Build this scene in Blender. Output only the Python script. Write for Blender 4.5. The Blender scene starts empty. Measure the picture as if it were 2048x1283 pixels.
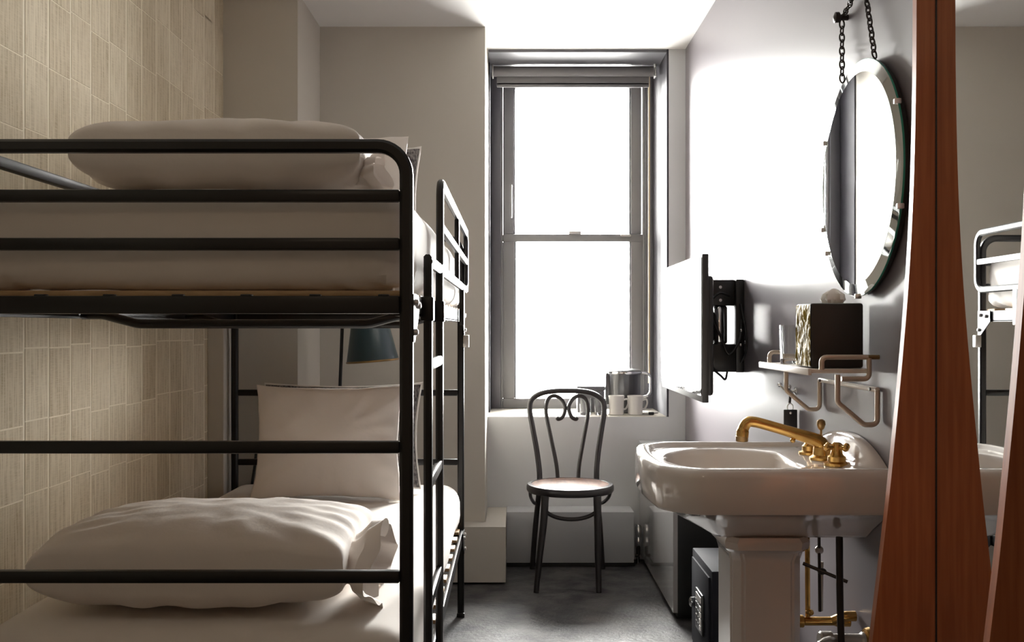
import bpy, bmesh, math, random
from mathutils import Vector, Matrix, noise

random.seed(7)
S = bpy.context.scene
COL = S.collection
PI = math.pi

# ------------------------------------------------------------------ camera, sky, light, exposure
cam_data = bpy.data.cameras.new('camera')
cam = bpy.data.objects.new('camera', cam_data)
COL.objects.link(cam)
cam.location = (0, 0, 1.18)
cam.rotation_euler = (PI / 2, 0, 0)
cam_data.sensor_width = 36
cam_data.lens = 35.156
cam_data.shift_x = -3 / 2048
cam_data.shift_y = 13.5 / 2048
cam_data.clip_start = 0.02
S.camera = cam

SKY = 150.0
w = bpy.data.worlds.new('sky')
S.world = w
w.use_nodes = True
w.node_tree.nodes['Background'].inputs[0].default_value = (1.0, 0.97, 0.93, 1)
w.node_tree.nodes['Background'].inputs[1].default_value = SKY
# bright overcast sky above the horizon, the street and house fronts below it dimmer
_n, _l = w.node_tree.nodes, w.node_tree.links
_tc, _sp, _mr = _n.new('ShaderNodeTexCoord'), _n.new('ShaderNodeSeparateXYZ'), _n.new('ShaderNodeMapRange')
_l.new(_tc.outputs['Generated'], _sp.inputs[0])
_l.new(_sp.outputs['Z'], _mr.inputs['Value'])
for _k, _v in (('From Min', -.06), ('From Max', .05), ('To Min', SKY * .30), ('To Max', SKY)):
    _mr.inputs[_k].default_value = _v
_l.new(_mr.outputs['Result'], _n['Background'].inputs[1])


def area(name, loc, rot, sx, sy, power, color, portal=False):
    l = bpy.data.lights.new(name, 'AREA')
    l.shape = 'RECTANGLE'
    l.size, l.size_y = sx, sy
    l.energy = power
    l.color = color
    if portal:
        l.cycles.is_portal = True
    o = bpy.data.objects.new(name, l)
    o.location = loc
    o.rotation_euler = rot
    COL.objects.link(o)
    return o


area('window_portal', (0.33, 5.70, 1.66), (-PI / 2, 0, 0), 0.96, 1.9, 1, (1, 1, 1), True)
# the room's own ceiling lamp, behind the camera by the door
area('ceiling_lamp_light', (-0.15, -0.35, 2.50), (0, 0, 0), 0.35, 0.35, 3.5, (1.0, 0.78, 0.55))

vs = S.view_settings
vs.view_transform = 'Standard'
vs.look = 'None'
vs.gamma = 1
vs.use_curve_mapping = False
vs.exposure = 0.0
S.cycles.max_bounces = 14
S.cycles.diffuse_bounces = 8
S.cycles.glossy_bounces = 6
S.cycles.transparent_max_bounces = 12
S.cycles.sample_clamp_indirect = 12
S.cycles.caustics_refractive = False

# ------------------------------------------------------------------ materials
MATS = {}


def mat(name, color, rough=0.5, metal=0.0, spec=0.5, coat=0.0, bump=None, var=None, stretch=(1, 1, 1),
        rvar=None, trans=0.0, sheen=0.0):
    """bump=(scale, strength, distance); var=(scale, colour2, amount); all object-space noise"""
    m = bpy.data.materials.new(name)
    m.use_nodes = True
    nt = m.node_tree
    b = nt.nodes['Principled BSDF']
    b.inputs['Base Color'].default_value = (*color, 1)
    b.inputs['Roughness'].default_value = rough
    b.inputs['Metallic'].default_value = metal
    b.inputs['Specular IOR Level'].default_value = spec
    b.inputs['Coat Weight'].default_value = coat
    b.inputs['Coat Roughness'].default_value = 0.06
    b.inputs['Transmission Weight'].default_value = trans
    b.inputs['Sheen Weight'].default_value = sheen
    tc = nt.nodes.new('ShaderNodeTexCoord')
    mp = nt.nodes.new('ShaderNodeMapping')
    mp.inputs['Scale'].default_value = stretch
    nt.links.new(tc.outputs['Object'], mp.inputs['Vector'])

    def ns(scale, detail=4):
        n = nt.nodes.new('ShaderNodeTexNoise')
        n.inputs['Scale'].default_value = scale
        n.inputs['Detail'].default_value = detail
        nt.links.new(mp.outputs['Vector'], n.inputs['Vector'])
        return n
    if var:
        n = ns(var[0])
        r = nt.nodes.new('ShaderNodeMapRange')
        r.inputs['From Min'].default_value = 0.35
        r.inputs['From Max'].default_value = 0.65
        r.inputs['To Max'].default_value = var[2]
        nt.links.new(n.outputs['Fac'], r.inputs['Value'])
        mx = nt.nodes.new('ShaderNodeMix')
        mx.data_type = 'RGBA'
        mx.inputs['A'].default_value = (*color, 1)
        mx.inputs['B'].default_value = (*var[1], 1)
        nt.links.new(r.outputs['Result'], mx.inputs['Factor'])
        nt.links.new(mx.outputs['Result'], b.inputs['Base Color'])
    if rvar:
        n = ns(rvar[0])
        r = nt.nodes.new('ShaderNodeMapRange')
        r.inputs['From Min'].default_value = 0.3
        r.inputs['From Max'].default_value = 0.7
        r.inputs['To Min'].default_value = rvar[1]
        r.inputs['To Max'].default_value = rvar[2]
        nt.links.new(n.outputs['Fac'], r.inputs['Value'])
        nt.links.new(r.outputs['Result'], b.inputs['Roughness'])
    if bump:
        n = ns(bump[0])
        bp = nt.nodes.new('ShaderNodeBump')
        bp.inputs['Strength'].default_value = bump[1]
        bp.inputs['Distance'].default_value = bump[2]
        nt.links.new(n.outputs['Fac'], bp.inputs['Height'])
        nt.links.new(bp.outputs['Normal'], b.inputs['Normal'])
    MATS[name] = m
    return m


def glass_mat(name, tint, refl=0.10):
    m = bpy.data.materials.new(name)
    m.use_nodes = True
    nt = m.node_tree
    nt.nodes.remove(nt.nodes['Principled BSDF'])
    out = nt.nodes['Material Output']
    t = nt.nodes.new('ShaderNodeBsdfTransparent')
    t.inputs[0].default_value = (*tint, 1)
    g = nt.nodes.new('ShaderNodeBsdfGlossy')
    g.inputs['Roughness'].default_value = 0.02
    f = nt.nodes.new('ShaderNodeFresnel')
    f.inputs['IOR'].default_value = 1.45
    mx = nt.nodes.new('ShaderNodeMixShader')
    nt.links.new(f.outputs[0], mx.inputs[0])
    nt.links.new(t.outputs[0], mx.inputs[1])
    nt.links.new(g.outputs[0], mx.inputs[2])
    nt.links.new(mx.outputs[0], out.inputs['Surface'])
    MATS[name] = m
    return m


def paper_mat():
    """old printed directory pages: columns of tiny type"""
    m = bpy.data.materials.new('printed_paper')
    m.use_nodes = True
    nt = m.node_tree
    L = nt.links.new
    b = nt.nodes['Principled BSDF']
    b.inputs['Roughness'].default_value = 0.75
    b.inputs['Specular IOR Level'].default_value = 0.25
    tc = nt.nodes.new('ShaderNodeTexCoord')
    oi = nt.nodes.new('ShaderNodeObjectInfo')
    add = nt.nodes.new('ShaderNodeVectorMath')
    add.operation = 'ADD'
    mulr = nt.nodes.new('ShaderNodeVectorMath')
    mulr.operation = 'SCALE'
    comb = nt.nodes.new('ShaderNodeCombineXYZ')
    for i in range(3):
        L(oi.outputs['Random'], comb.inputs[i])
    L(comb.outputs[0], mulr.inputs[0])
    mulr.inputs['Scale'].default_value = 37.0
    L(tc.outputs['Object'], add.inputs[0])
    L(mulr.outputs[0], add.inputs[1])

    def noise_node(scale_vec, sc, det=3):
        mp = nt.nodes.new('ShaderNodeMapping')
        mp.inputs['Scale'].default_value = scale_vec
        L(add.outputs[0], mp.inputs['Vector'])
        n = nt.nodes.new('ShaderNodeTexNoise')
        n.inputs['Scale'].default_value = sc
        n.inputs['Detail'].default_value = det
        L(mp.outputs[0], n.inputs['Vector'])
        return n
    streak = noise_node((1, 6, 0.5), 20, 3)      # vertical columns of type
    lines = noise_node((1, 1.2, 14), 30, 2)       # rows of type
    cloud = noise_node((1, 1, 1), 9, 3)
    sep = nt.nodes.new('ShaderNodeSeparateXYZ')
    L(tc.outputs['Generated'], sep.inputs[0])
    # gutters between the printed columns (5 per sheet)
    ml = nt.nodes.new('ShaderNodeMath')
    ml.operation = 'MULTIPLY'
    ml.inputs[1].default_value = 5
    L(sep.outputs['Y'], ml.inputs[0])
    fr = nt.nodes.new('ShaderNodeMath')
    fr.operation = 'FRACT'
    L(ml.outputs[0], fr.inputs[0])
    gt = nt.nodes.new('ShaderNodeMath')
    gt.operation = 'GREATER_THAN'
    gt.inputs[1].default_value = 0.14
    L(fr.outputs[0], gt.inputs[0])

    def rng(src, a, c, lo, hi):
        r = nt.nodes.new('ShaderNodeMapRange')
        r.inputs['From Min'].default_value = a
        r.inputs['From Max'].default_value = c
        r.inputs['To Min'].default_value = lo
        r.inputs['To Max'].default_value = hi
        L(src, r.inputs['Value'])
        return r.outputs['Result']

    def math2(op, a, c):
        n = nt.nodes.new('ShaderNodeMath')
        n.operation = op
        for i, v in enumerate((a, c)):
            if isinstance(v, float):
                n.inputs[i].default_value = v
            else:
                L(v, n.inputs[i])
        return n.outputs[0]
    ink = math2('MULTIPLY', rng(streak.outputs['Fac'], .32, .7, 0.0, 1.0), rng(lines.outputs['Fac'], .3, .6, .35, 1.0))
    ink = math2('MULTIPLY', ink, gt.outputs[0])
    ink = math2('ADD', math2('MULTIPLY', ink, 0.60), rng(cloud.outputs['Fac'], .3, .7, 0.0, .12))
    ink = math2('ADD', ink, math2('MULTIPLY', oi.outputs['Random'], 0.28))
    mx = nt.nodes.new('ShaderNodeMix')
    mx.data_type = 'RGBA'
    mx.inputs['A'].default_value = (0.86, 0.775, 0.61, 1)
    mx.inputs['B'].default_value = (0.43, 0.34, 0.205, 1)
    L(ink, mx.inputs['Factor'])
    L(mx.outputs['Result'], b.inputs['Base Color'])
    MATS['printed_paper'] = m
    return m


M_plaster = mat('warm_white_plaster', (0.56, 0.525, 0.465), 0.6, bump=(60, .08, .002))
M_winwall = mat('pale_grey_plaster', (0.64, 0.645, 0.65), 0.55, bump=(60, .08, .002))
M_ceil = mat('ceiling_white', (0.80, 0.79, 0.77), 0.7)
M_purple = mat('dark_gloss_wall_paint', (0.185, 0.168, 0.182), 0.325, spec=0.25)
M_floor = mat('dark_concrete', (0.040, 0.040, 0.044), 0.5, spec=.3, bump=(70, .6, .004), var=(9, (0.125, .118, .115), .9), rvar=(6, .40, .65))
M_back = mat('door_side_wall', (0.20, 0.13, 0.08), 0.6)
M_paperbase = mat('paper_seams', (0.90, 0.82, 0.66), 0.75)
M_paper = paper_mat()
M_frame = mat('window_dark_paint', (0.115, 0.112, 0.124), 0.38, spec=.5)
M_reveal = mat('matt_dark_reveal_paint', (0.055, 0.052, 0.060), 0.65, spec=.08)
M_sash = mat('sash_grey_paint', (0.20, 0.195, 0.20), 0.42)
M_pane = glass_mat('window_glass', (0.97, 0.98, 0.98))
M_glass = mat('clear_glass', (0.97, 0.98, 0.98), 0.02, trans=1.0)
M_steel = mat('black_powder_coat', (0.007, 0.006, 0.006), 0.33, spec=.42)
M_sheet = mat('white_sheet', (0.78, 0.735, 0.69), 0.85, spec=.2, bump=(350, .12, .001), sheen=.1)
M_case = mat('pillowcase_cotton', (0.77, 0.715, 0.67), 0.85, spec=.2, bump=(26, .25, .006), sheen=.1)
M_tweed = mat('dark_patterned_weave', (0.055, 0.05, 0.055), 0.9, spec=.2, var=(130, (0.30, .28, .27), .9), stretch=(1, 1, .5), bump=(180, .4, .002))
M_piping = mat('pale_piping', (0.75, 0.72, 0.69), 0.8)
M_slat = mat('pine_slat', (0.52, 0.35, 0.19), 0.55, var=(8, (.36, .22, .11), .7), stretch=(2, 12, 12))
M_zinc = mat('zinc_bracket', (0.62, 0.60, 0.58), 0.35, metal=.7)
M_shade = mat('teal_enamel', (0.035, 0.062, 0.072), 0.34, spec=.6)
M_chairwood = mat('black_bentwood', (0.022, 0.019, 0.02), 0.30, spec=.6)
M_seatwood = mat('worn_brown_seat', (0.33, 0.19, 0.14), 0.33, var=(7, (0.14, .085, .07), .8), stretch=(6, 1, 1))
M_boxgrey = mat('grey_box_paint', (0.50, 0.51, 0.53), 0.4)
M_cab = mat('pale_grey_gloss', (0.40, 0.39, 0.385), 0.13, spec=.7, coat=.8)
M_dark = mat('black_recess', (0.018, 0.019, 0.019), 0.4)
M_safe = mat('black_safe_paint', (0.012, 0.012, 0.016), 0.7, spec=.06)
M_chrome = mat('chrome', (0.78, 0.78, 0.78), 0.12, metal=1)
M_screen = mat('glossy_black_screen', (0.012, 0.012, 0.013), 0.05, spec=.9, coat=1)
M_bezel = mat('tv_dark_plastic', (0.045, 0.044, 0.044), 0.4)
M_black = mat('black_plastic', (0.015, 0.015, 0.015), 0.35)
M_porc = mat('white_porcelain', (0.68, 0.635, 0.60), 0.10, spec=.6, coat=.6)
M_brass = mat('aged_brass', (0.66, 0.40, 0.12), 0.27, metal=1, var=(25, (.42, .25, .08), .7))
M_dbrass = mat('dark_brass', (0.34, 0.22, 0.10), 0.33, metal=1)
M_beige = mat('champagne_enamel', (0.56, 0.47, 0.38), 0.32, metal=.35)
M_shelf = mat('pale_shelf_enamel', (0.76, 0.71, 0.66), 0.35)
M_gold = mat('gold_foil_card', (0.34, 0.245, 0.045), 0.6, metal=0, spec=.12, bump=(34, .8, .02), var=(22, (.12, .085, .012), .9))
M_card = mat('dark_brown_card', (0.022, 0.018, 0.015), 0.5)
M_tissue = mat('white_tissue', (0.85, 0.84, 0.82), .9)
M_mirror = mat('silvered_mirror', (0.90, 0.915, 0.91), 0.008, metal=1)
M_bevel = mat('bevelled_mirror_edge', (0.88, 0.93, 0.91), 0.03, metal=1)
M_edge = mat('green_glass_edge', (0.05, 0.32, 0.24), 0.1, trans=.3)
M_wood = mat('orange_brown_veneer', (0.40, 0.128, 0.048), 0.36, spec=.4, var=(7, (.285, .082, .03), .8), stretch=(14, 14, .6))
M_iron = mat('dark_iron', (0.05, 0.042, 0.038), 0.4, metal=.8)
M_kettle = mat('grey_steel_jug', (0.13, 0.13, 0.135), 0.3, metal=.7)
M_tin = mat('grey_tin', (0.12, 0.12, 0.13), 0.4, metal=.3)
M_mug = mat('white_mug', (0.66, 0.64, 0.61), 0.3)
M_blind = mat('grey_blind_cloth', (0.17, 0.165, 0.17), 0.7)
M_cream = mat('cream_cord', (0.62, 0.52, 0.36), .7)
M_pvc = mat('grey_trap', (0.56, 0.53, 0.49), 0.25, metal=.6)
M_lamp = mat('lamp_diffuser', (0.8, 0.75, 0.65), .5)

# ------------------------------------------------------------------ building helpers
WORLD = {}          # world translation of every object, by name


def put(o, parent):
    if parent:
        o.parent = parent
        o.matrix_parent_inverse = Matrix.Translation(-WORLD[parent.name])


def link_mesh(name, bm, m, parent=None, smooth=True, base=False):
    """link bm (world coordinates) as ONE mesh object, origin at its own centre (or base)"""
    if bm.verts:
        bmesh.ops.recalc_face_normals(bm, faces=bm.faces)
    xs = [v.co for v in bm.verts]
    lo = Vector([min(c[i] for c in xs) for i in range(3)])
    hi = Vector([max(c[i] for c in xs) for i in range(3)])
    c = (lo + hi) / 2
    if base:
        c.z = lo.z
    bmesh.ops.translate(bm, verts=bm.verts, vec=-c)
    me = bpy.data.meshes.new(name)
    bm.to_mesh(me)
    bm.free()
    me.materials.append(m)
    if smooth:
        me.shade_smooth()
        try:
            me.set_sharp_from_angle(angle=math.radians(38))
        except Exception:
            pass
    o = bpy.data.objects.new(name, me)
    COL.objects.link(o)
    o.location = c
    WORLD[o.name] = c.copy()
    put(o, parent)
    return o


def tag(o, label, cat, group=None, kind=None):
    if label:
        o['label'] = label
    if cat:
        o['category'] = cat
    if group:
        o['group'] = group
    if kind:
        o['kind'] = kind
    return o


def thing(name, loc, label, cat, group=None):
    o = bpy.data.objects.new(name, None)
    o.empty_display_size = 0.05
    COL.objects.link(o)
    o.location = loc
    WORLD[o.name] = Vector(loc)
    return tag(o, label, cat, group)


def clone(root, delta, label=None, group=None):
    def rec(o, parent):
        c = o.copy()
        COL.objects.link(c)
        WORLD[c.name] = WORLD[o.name] + Vector(delta)
        if parent:
            mi = o.matrix_parent_inverse.copy()
            c.parent = parent
            c.matrix_parent_inverse = mi
        for ch in o.children:
            rec(ch, c)
        return c
    r = rec(root, None)
    r.location = root.location + Vector(delta)
    if label:
        r['label'] = label
    if group:
        r['group'] = group
    return r


def struct(name, bm, m, parent=None, **k):
    o = link_mesh(name, bm, m, parent, **k)
    if parent is None:
        o['kind'] = 'structure'
    return o


def B():
    return bmesh.new()


def box(bm, x0, x1, y0, y1, z0, z1, bev=0.0, seg=2):
    vs_ = [bm.verts.new(p) for p in ((x0, y0, z0), (x1, y0, z0), (x1, y1, z0), (x0, y1, z0),
                                     (x0, y0, z1), (x1, y0, z1), (x1, y1, z1), (x0, y1, z1))]
    fs = [bm.faces.new([vs_[i] for i in f]) for f in ((0, 3, 2, 1), (4, 5, 6, 7), (0, 1, 5, 4), (1, 2, 6, 5), (2, 3, 7, 6), (3, 0, 4, 7))]
    if bev > 0:
        es = list({e for f in fs for e in f.edges})
        bmesh.ops.bevel(bm, geom=es, offset=bev, segments=seg, profile=.5, affect='EDGES', clamp_overlap=True)
    return bm


def BX(*a, **k):
    return box(B(), *a, **k)


def circle_sec(r, n=10):
    return [(r * math.cos(2 * PI * i / n), r * math.sin(2 * PI * i / n)) for i in range(n)]


def rect_sec(a, b, c=.004):
    """rounded rectangle section, full sizes a x b"""
    a, b = a / 2, b / 2
    return [(a, -b + c), (a, b - c), (a - c, b), (-a + c, b), (-a, b - c), (-a, -b + c), (-a + c, -b), (a - c, -b)]


def fillet(pts, r, n=6, closed=False):
    pts = [Vector(p) for p in pts]
    out = []
    N = len(pts)
    for i, p in enumerate(pts):
        if not closed and i in (0, N - 1):
            out.append(p)
            continue
        a = (pts[i - 1] - p)
        c = (pts[(i + 1) % N] - p)
        la, lc = a.length, c.length
        a.normalize()
        c.normalize()
        ang = a.angle(c)
        if ang > PI - .02:
            out.append(p)
            continue
        d = min(r / math.tan(ang / 2), la * .49, lc * .49)
        rr = d * math.tan(ang / 2)
        cen = p + (a + c).normalized() * (rr / math.sin(ang / 2))
        s = p + a * d - cen
        e = p + c * d - cen
        tot = s.angle(e)
        ax = s.cross(e).normalized()
        for k in range(n + 1):
            out.append(cen + Matrix.Rotation(tot * k / n, 3, ax) @ s)
    return out


def sweep(bm, pts, sec, closed=False, normal=None, scale=None):
    pts = [Vector(p) for p in pts]
    N = len(pts)
    rings = []
    prev = None
    for i, p in enumerate(pts):
        if closed:
            t = (pts[(i + 1) % N] - pts[i - 1])
        else:
            t = pts[min(i + 1, N - 1)] - pts[max(i - 1, 0)]
        t.normalize()
        if normal is not None:
            n = Vector(normal)
            n = (n - t * n.dot(t)).normalized()
        elif prev is None:
            u = Vector((0, 0, 1)) if abs(t.z) < .9 else Vector((0, 1, 0))
            n = (u - t * u.dot(t)).normalized()
        else:
            n = (prev - t * prev.dot(t)).normalized()
        prev = n
        b = t.cross(n)
        k = 1.0
        if not closed and 0 < i < N - 1:
            pass
        if scale:
            k = scale[i] if not callable(scale) else scale(i / (N - 1))
        # keep the section width through mitred corners
        if 0 < i < N - 1 or closed:
            d1 = (pts[i] - pts[i - 1]).normalized()
            c = max(.5, d1.dot(t))
        else:
            c = 1
        rings.append([bm.verts.new(p + n * (s[0] * k) + b * (s[1] * k / c)) for s in sec])
    m = len(sec)
    rr = range(N if closed else N - 1)
    for i in rr:
        A, C = rings[i], rings[(i + 1) % N]
        for j in range(m):
            bm.faces.new((A[j], A[(j + 1) % m], C[(j + 1) % m], C[j]))
    if not closed:
        bm.faces.new(rings[0][::-1])
        bm.faces.new(rings[-1])
    return bm


def tube(pts, r, n=10, closed=False, bm=None, scale=None):
    return sweep(bm or B(), pts, circle_sec(r, n), closed, scale=scale)


def spline(pts, n=8):
    """Catmull-Rom through pts"""
    P = [Vector(p) for p in pts]
    P = [2 * P[0] - P[1]] + P + [2 * P[-1] - P[-2]]
    out = []
    for i in range(1, len(P) - 2):
        for k in range(n):
            t = k / n
            a, b, c, d = P[i - 1], P[i], P[i + 1], P[i + 2]
            out.append(.5 * ((2 * b) + (c - a) * t + (2 * a - 5 * b + 4 * c - d) * t * t + (3 * b - a - 3 * c + d) * t ** 3))
    out.append(P[-2])
    return out


def lathe(prof, cx, cy, n=28, bm=None, axis=None, cap=True):
    """prof: list of (r, z). axis: 3x3 rotation applied about (cx,cy,0)->origin"""
    bm = bm or B()
    rings = []
    for r, z in prof:
        ring = []
        for i in range(n):
            a = 2 * PI * i / n
            p = Vector((r * math.cos(a), r * math.sin(a), z))
            if axis is not None:
                p = axis @ p
            ring.append(bm.verts.new(p + Vector((cx, cy, 0)) if axis is None else p))
        rings.append(ring)
    for A, C in zip(rings, rings[1:]):
        for j in range(n):
            bm.faces.new((A[j], A[(j + 1) % n], C[(j + 1) % n], C[j]))
    if cap:
        bm.faces.new(rings[0][::-1])
        bm.faces.new(rings[-1])
    return bm


def xform(bm, M):
    bmesh.ops.transform(bm, matrix=M, verts=bm.verts)
    return bm


def sph(bm, c, r, sz=1.0, n=12):
    m = Matrix.Translation(c) @ Matrix.Diagonal((1, 1, sz, 1))
    bmesh.ops.create_uvsphere(bm, u_segments=n, v_segments=8, radius=r, matrix=m)
    return bm


# ------------------------------------------------------------------ the room
XL, XR, ZC, YW = -1.231, 0.877, 2.60, 5.10
struct('floor', BX(-1.5, 1.1, -1.3, 5.9, -.1, 0), M_floor, smooth=False)
struct('ceiling', BX(-1.5, 1.1, -1.3, 5.10, ZC, ZC + .1), M_ceil, smooth=False)
wl = struct('wall_left', BX(XL - .15, XL, -1.3, 5.5, 0, ZC), M_paperbase, smooth=False)
struct('wall_right', BX(XR, XR + .15, -1.3, 5.9, 0, ZC), M_purple, smooth=False)
struct('wall_back', BX(XL, XR, -1.3, -1.15, 0, ZC), M_back, smooth=False)
# window wall, below and right of the opening (opening x -.128...787, z .726..2.60)
wf = B()
box(wf, -.134, XR, YW, 5.85, 0, .726)
box(wf, .792, XR, YW, 5.85, .726, ZC)
struct('wall_far', wf, M_winwall, smooth=False)
struct('wall_alcove', BX(-.920, -.134, 4.72, 5.85, 0, ZC), M_plaster, smooth=False)
struct('wall_chimney', BX(XL, -.914, 4.235, 5.85, 0, ZC), M_plaster, smooth=False)
struct('trim_1', BX(XL, -1.165, 4.02, 4.235, 0, 1.30, bev=.003), M_plaster, smooth=False)
struct('trim_2', BX(-.134, .877, 5.10, 5.85, ZC, ZC + .1), M_ceil, smooth=False)

# printed sheets pasted on the left wall, each one a piece
sheet_me = None
cols = 15
for i in range(cols):
    y0 = 2.38 - .133 * 1 + .133 * i
    off = random.uniform(-.012, .012)
    for k in range(14):
        z0 = .015 + off + .185 * k
        if z0 < -.04 or z0 + .18 > ZC + .1:
            continue
        if sheet_me is None:
            o = link_mesh('paper_sheet', BX(0, .0010, -.0600, .0600, -.0905, .0905), M_paper, None, smooth=False)
            sheet_me = o.data
        else:
            o = bpy.data.objects.new('paper_sheet', sheet_me)
            COL.objects.link(o)
        zc = z0 + .0925
        if zc + .0905 > ZC:
            zc = ZC - .0915
        if zc - .0905 < 0:
            zc = .0915
        o.location = (XL + .0006, y0 + .0665, zc)
        o.rotation_euler = (random.uniform(-.004, .004), 0, 0)
        WORLD[o.name] = o.location.copy()
        put(o, wl)

# ------------------------------------------------------------------ window
win = thing('window_1', (.33, 5.6, .726), None, None)
win['kind'] = 'structure'


def wpart(name, bm, m, **k):
    return link_mesh(name, bm, m, win, **k)


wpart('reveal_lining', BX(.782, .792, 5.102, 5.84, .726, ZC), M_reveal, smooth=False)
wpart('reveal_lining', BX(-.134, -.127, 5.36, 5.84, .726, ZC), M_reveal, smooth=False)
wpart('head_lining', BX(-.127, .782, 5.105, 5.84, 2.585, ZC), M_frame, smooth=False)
# casing face
for a, b_ in ((-.127, -.072), (.738, .782)):
    wpart('casing', BX(a, b_, 5.60, 5.66, .726, 2.585, bev=.004), M_frame)
wpart('casing_bead', BX(-.072, -.060, 5.615, 5.66, .726, 2.585, bev=.003), M_sash)
wpart('casing_bead', BX(.726, .738, 5.615, 5.66, .726, 2.585, bev=.003), M_sash)
wpart('window_sill', BX(-.127, .782, 5.105, 5.68, .712, .728, bev=.003), M_plaster)


def sash(name, y0, y1, x0, x1, z0, z1, st, rt, rb):
    f = wpart(name + '_top_rail', BX(x0, x1, y0, y1, z1 - rt, z1, bev=.004), M_sash)
    wpart(name + '_bottom_rail', BX(x0, x1, y0, y1, z0, z0 + rb, bev=.004), M_sash)
    wpart(name + '_stile', BX(x0, x0 + st, y0, y1, z0 + rb, z1 - rt, bev=.004), M_sash)
    wpart(name + '_stile', BX(x1 - st, x1, y0, y1, z0 + rb, z1 - rt, bev=.004), M_sash)
    wpart(name + '_bead', BX(x0 + st, x0 + st + .008, y0 + .012, y1, z0 + rb, z1 - rt), M_frame, smooth=False)
    wpart(name + '_bead', BX(x1 - st - .008, x1 - st, y0 + .012, y1, z0 + rb, z1 - rt), M_frame, smooth=False)
    wpart('pane', BX(x0 + st - .004, x1 - st + .004, (y0 + y1) / 2 + .006, (y0 + y1) / 2 + .010, z0 + rb - .004, z1 - rt + .004), M_pane, smooth=False)


sash('upper_sash', 5.66, 5.70, -.060, .726, 1.665, 2.585, .062, .048, .045)
sash('lower_sash', 5.615, 5.655, -.060, .726, .728, 1.705, .066, .042, .055)
wpart('sash_lock', BX(.31, .38, 5.60, 5.64, 1.705, 1.722, bev=.004), M_zinc)
wpart('sash_lock', BX(.60, .66, 5.60, 5.635, 1.69, 1.704, bev=.004), M_zinc)
wpart('sash_handle', sweep(B(), fillet([(-.012, 5.615, 1.80), (-.012, 5.59, 1.80), (-.012, 5.59, 1.975), (-.012, 5.615, 1.975)], .008), circle_sec(.005, 8)), M_zinc)

bl = thing('roller_blind', (.33, 5.32, 2.57), 'grey roller blind wound up under the head of the window with pale pull cord', 'blind')
axx = Matrix.Rotation(PI / 2, 3, 'Y')
bmr = lathe([(.027, -.43), (.027, .43)], 0, 0, 20, axis=axx)
link_mesh('roller', xform(bmr, Matrix.Translation((.32, 5.36, 2.553))), M_blind, bl)
for xx in (-.115, .755):
    link_mesh('end_bracket', BX(xx, xx + .008, 5.33, 5.39, 2.52, 2.585, bev=.002), M_zinc, bl)
link_mesh('hem_bar', BX(-.09, .73, 5.385, 5.40, 2.475, 2.50, bev=.004), M_blind, bl)
link_mesh('blind_cloth', BX(-.09, .73, 5.385, 5.388, 2.49, 2.556), M_blind, bl)
link_mesh('pull_cord', tube([(.735, 5.42, 2.55), (.735, 5.42, .88)], .006, 8), M_cream, bl)

# ------------------------------------------------------------------ bunk bed
bed = thing('bunk_bed', (-.677, 3.05, 0), 'black steel bunk bed with bent tube end rails, side ladder and guard rail', 'bunk bed')
BL, BR, Y0, Y1 = -1.152, -.202, 2.0, 4.10
T = .0265


def bp(name, bm, m=M_steel, parent=None, **k):
    return link_mesh(name, bm, m, parent or bed, **k)


sq = rect_sec(T, T, .006)
h = T / 2
for yy, nm in ((Y0 + h, 'end_frame'), (Y1 - h, 'end_frame')):
    pts = fillet([(BL + h, yy, 0), (BL + h, yy, 1.545), (BR - h, yy, 1.545), (BR - h, yy, 0)], .058, 9)
    bp(nm, sweep(B(), pts, sq, normal=(0, 1, 0)))
    for z in (1.445, 1.348, .940, .680):
        if yy > 3 and z == .940:
            z = .915
        if yy > 3 and z == .680:
            z = .632
        bp('end_rail', BX(BL + T, BR - T, yy - .010, yy + .010, z - .0125, z + .0125, bev=.004))
    for z in (1.226, .335):
        bp('end_beam', BX(BL + T, BR - T, yy - .012, yy + .016, z - .018, z + .018, bev=.003))
    for xx in (BL + h, BR - h):
        bp('foot_cap', BX(xx - .016, xx + .016, yy - .016, yy + .016, 0, .018, bev=.003), M_black)
# side beams (angle iron) both levels
for xx, s in ((BL + .004, 1), (BR - .014, -1)):
    for z in (1.226, .335):
        bp('side_beam', BX(xx, xx + .010, Y0 + T, Y1 - T, z - .022, z + .022, bev=.002))
        bp('beam_ledge', BX(xx if s > 0 else xx - .025, xx + .035 if s > 0 else xx + .01, Y0 + T, Y1 - T, z - .022, z - .016))
# wall side guard rails
for z in (1.545, 1.445):
    bp('wall_guard_rail', BX(BL + .004, BL + .028, Y0 + .02, Y1 - .02, z - .0125, z + .0125, bev=.004))
# wooden slats
for z in (1.244, .3535):
    first = None
    for k in range(14):
        y = 2.075 + k * .1495
        if first is None:
            first = bp('slat', BX(BL + .012, BR - .016, y - .032, y + .032, z, z + .012, bev=.002), M_slat)
        else:
            c = first.copy()
            COL.objects.link(c)
            c.location.y = y
            WORLD[c.name] = c.location.copy()
for k in range(7):
    x = -1.10 + k * .138
    bp('slat_clip', BX(x, x + .022, Y0 + .004, Y0 + .024, 1.243, 1.2475, bev=.002), M_black)
# bow-shaped support tube under the upper bunk
for y in (2.62, 3.45):
    pts = fillet([(-1.13, y, 1.214), (-1.075, y, 1.214), (-.985, y, 1.190), (-.38, y, 1.190), (-.29, y, 1.214), (-.23, y, 1.214)], .10, 6)
    bp('cross_support', sweep(B(), pts, circle_sec(.012, 10)))
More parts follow.
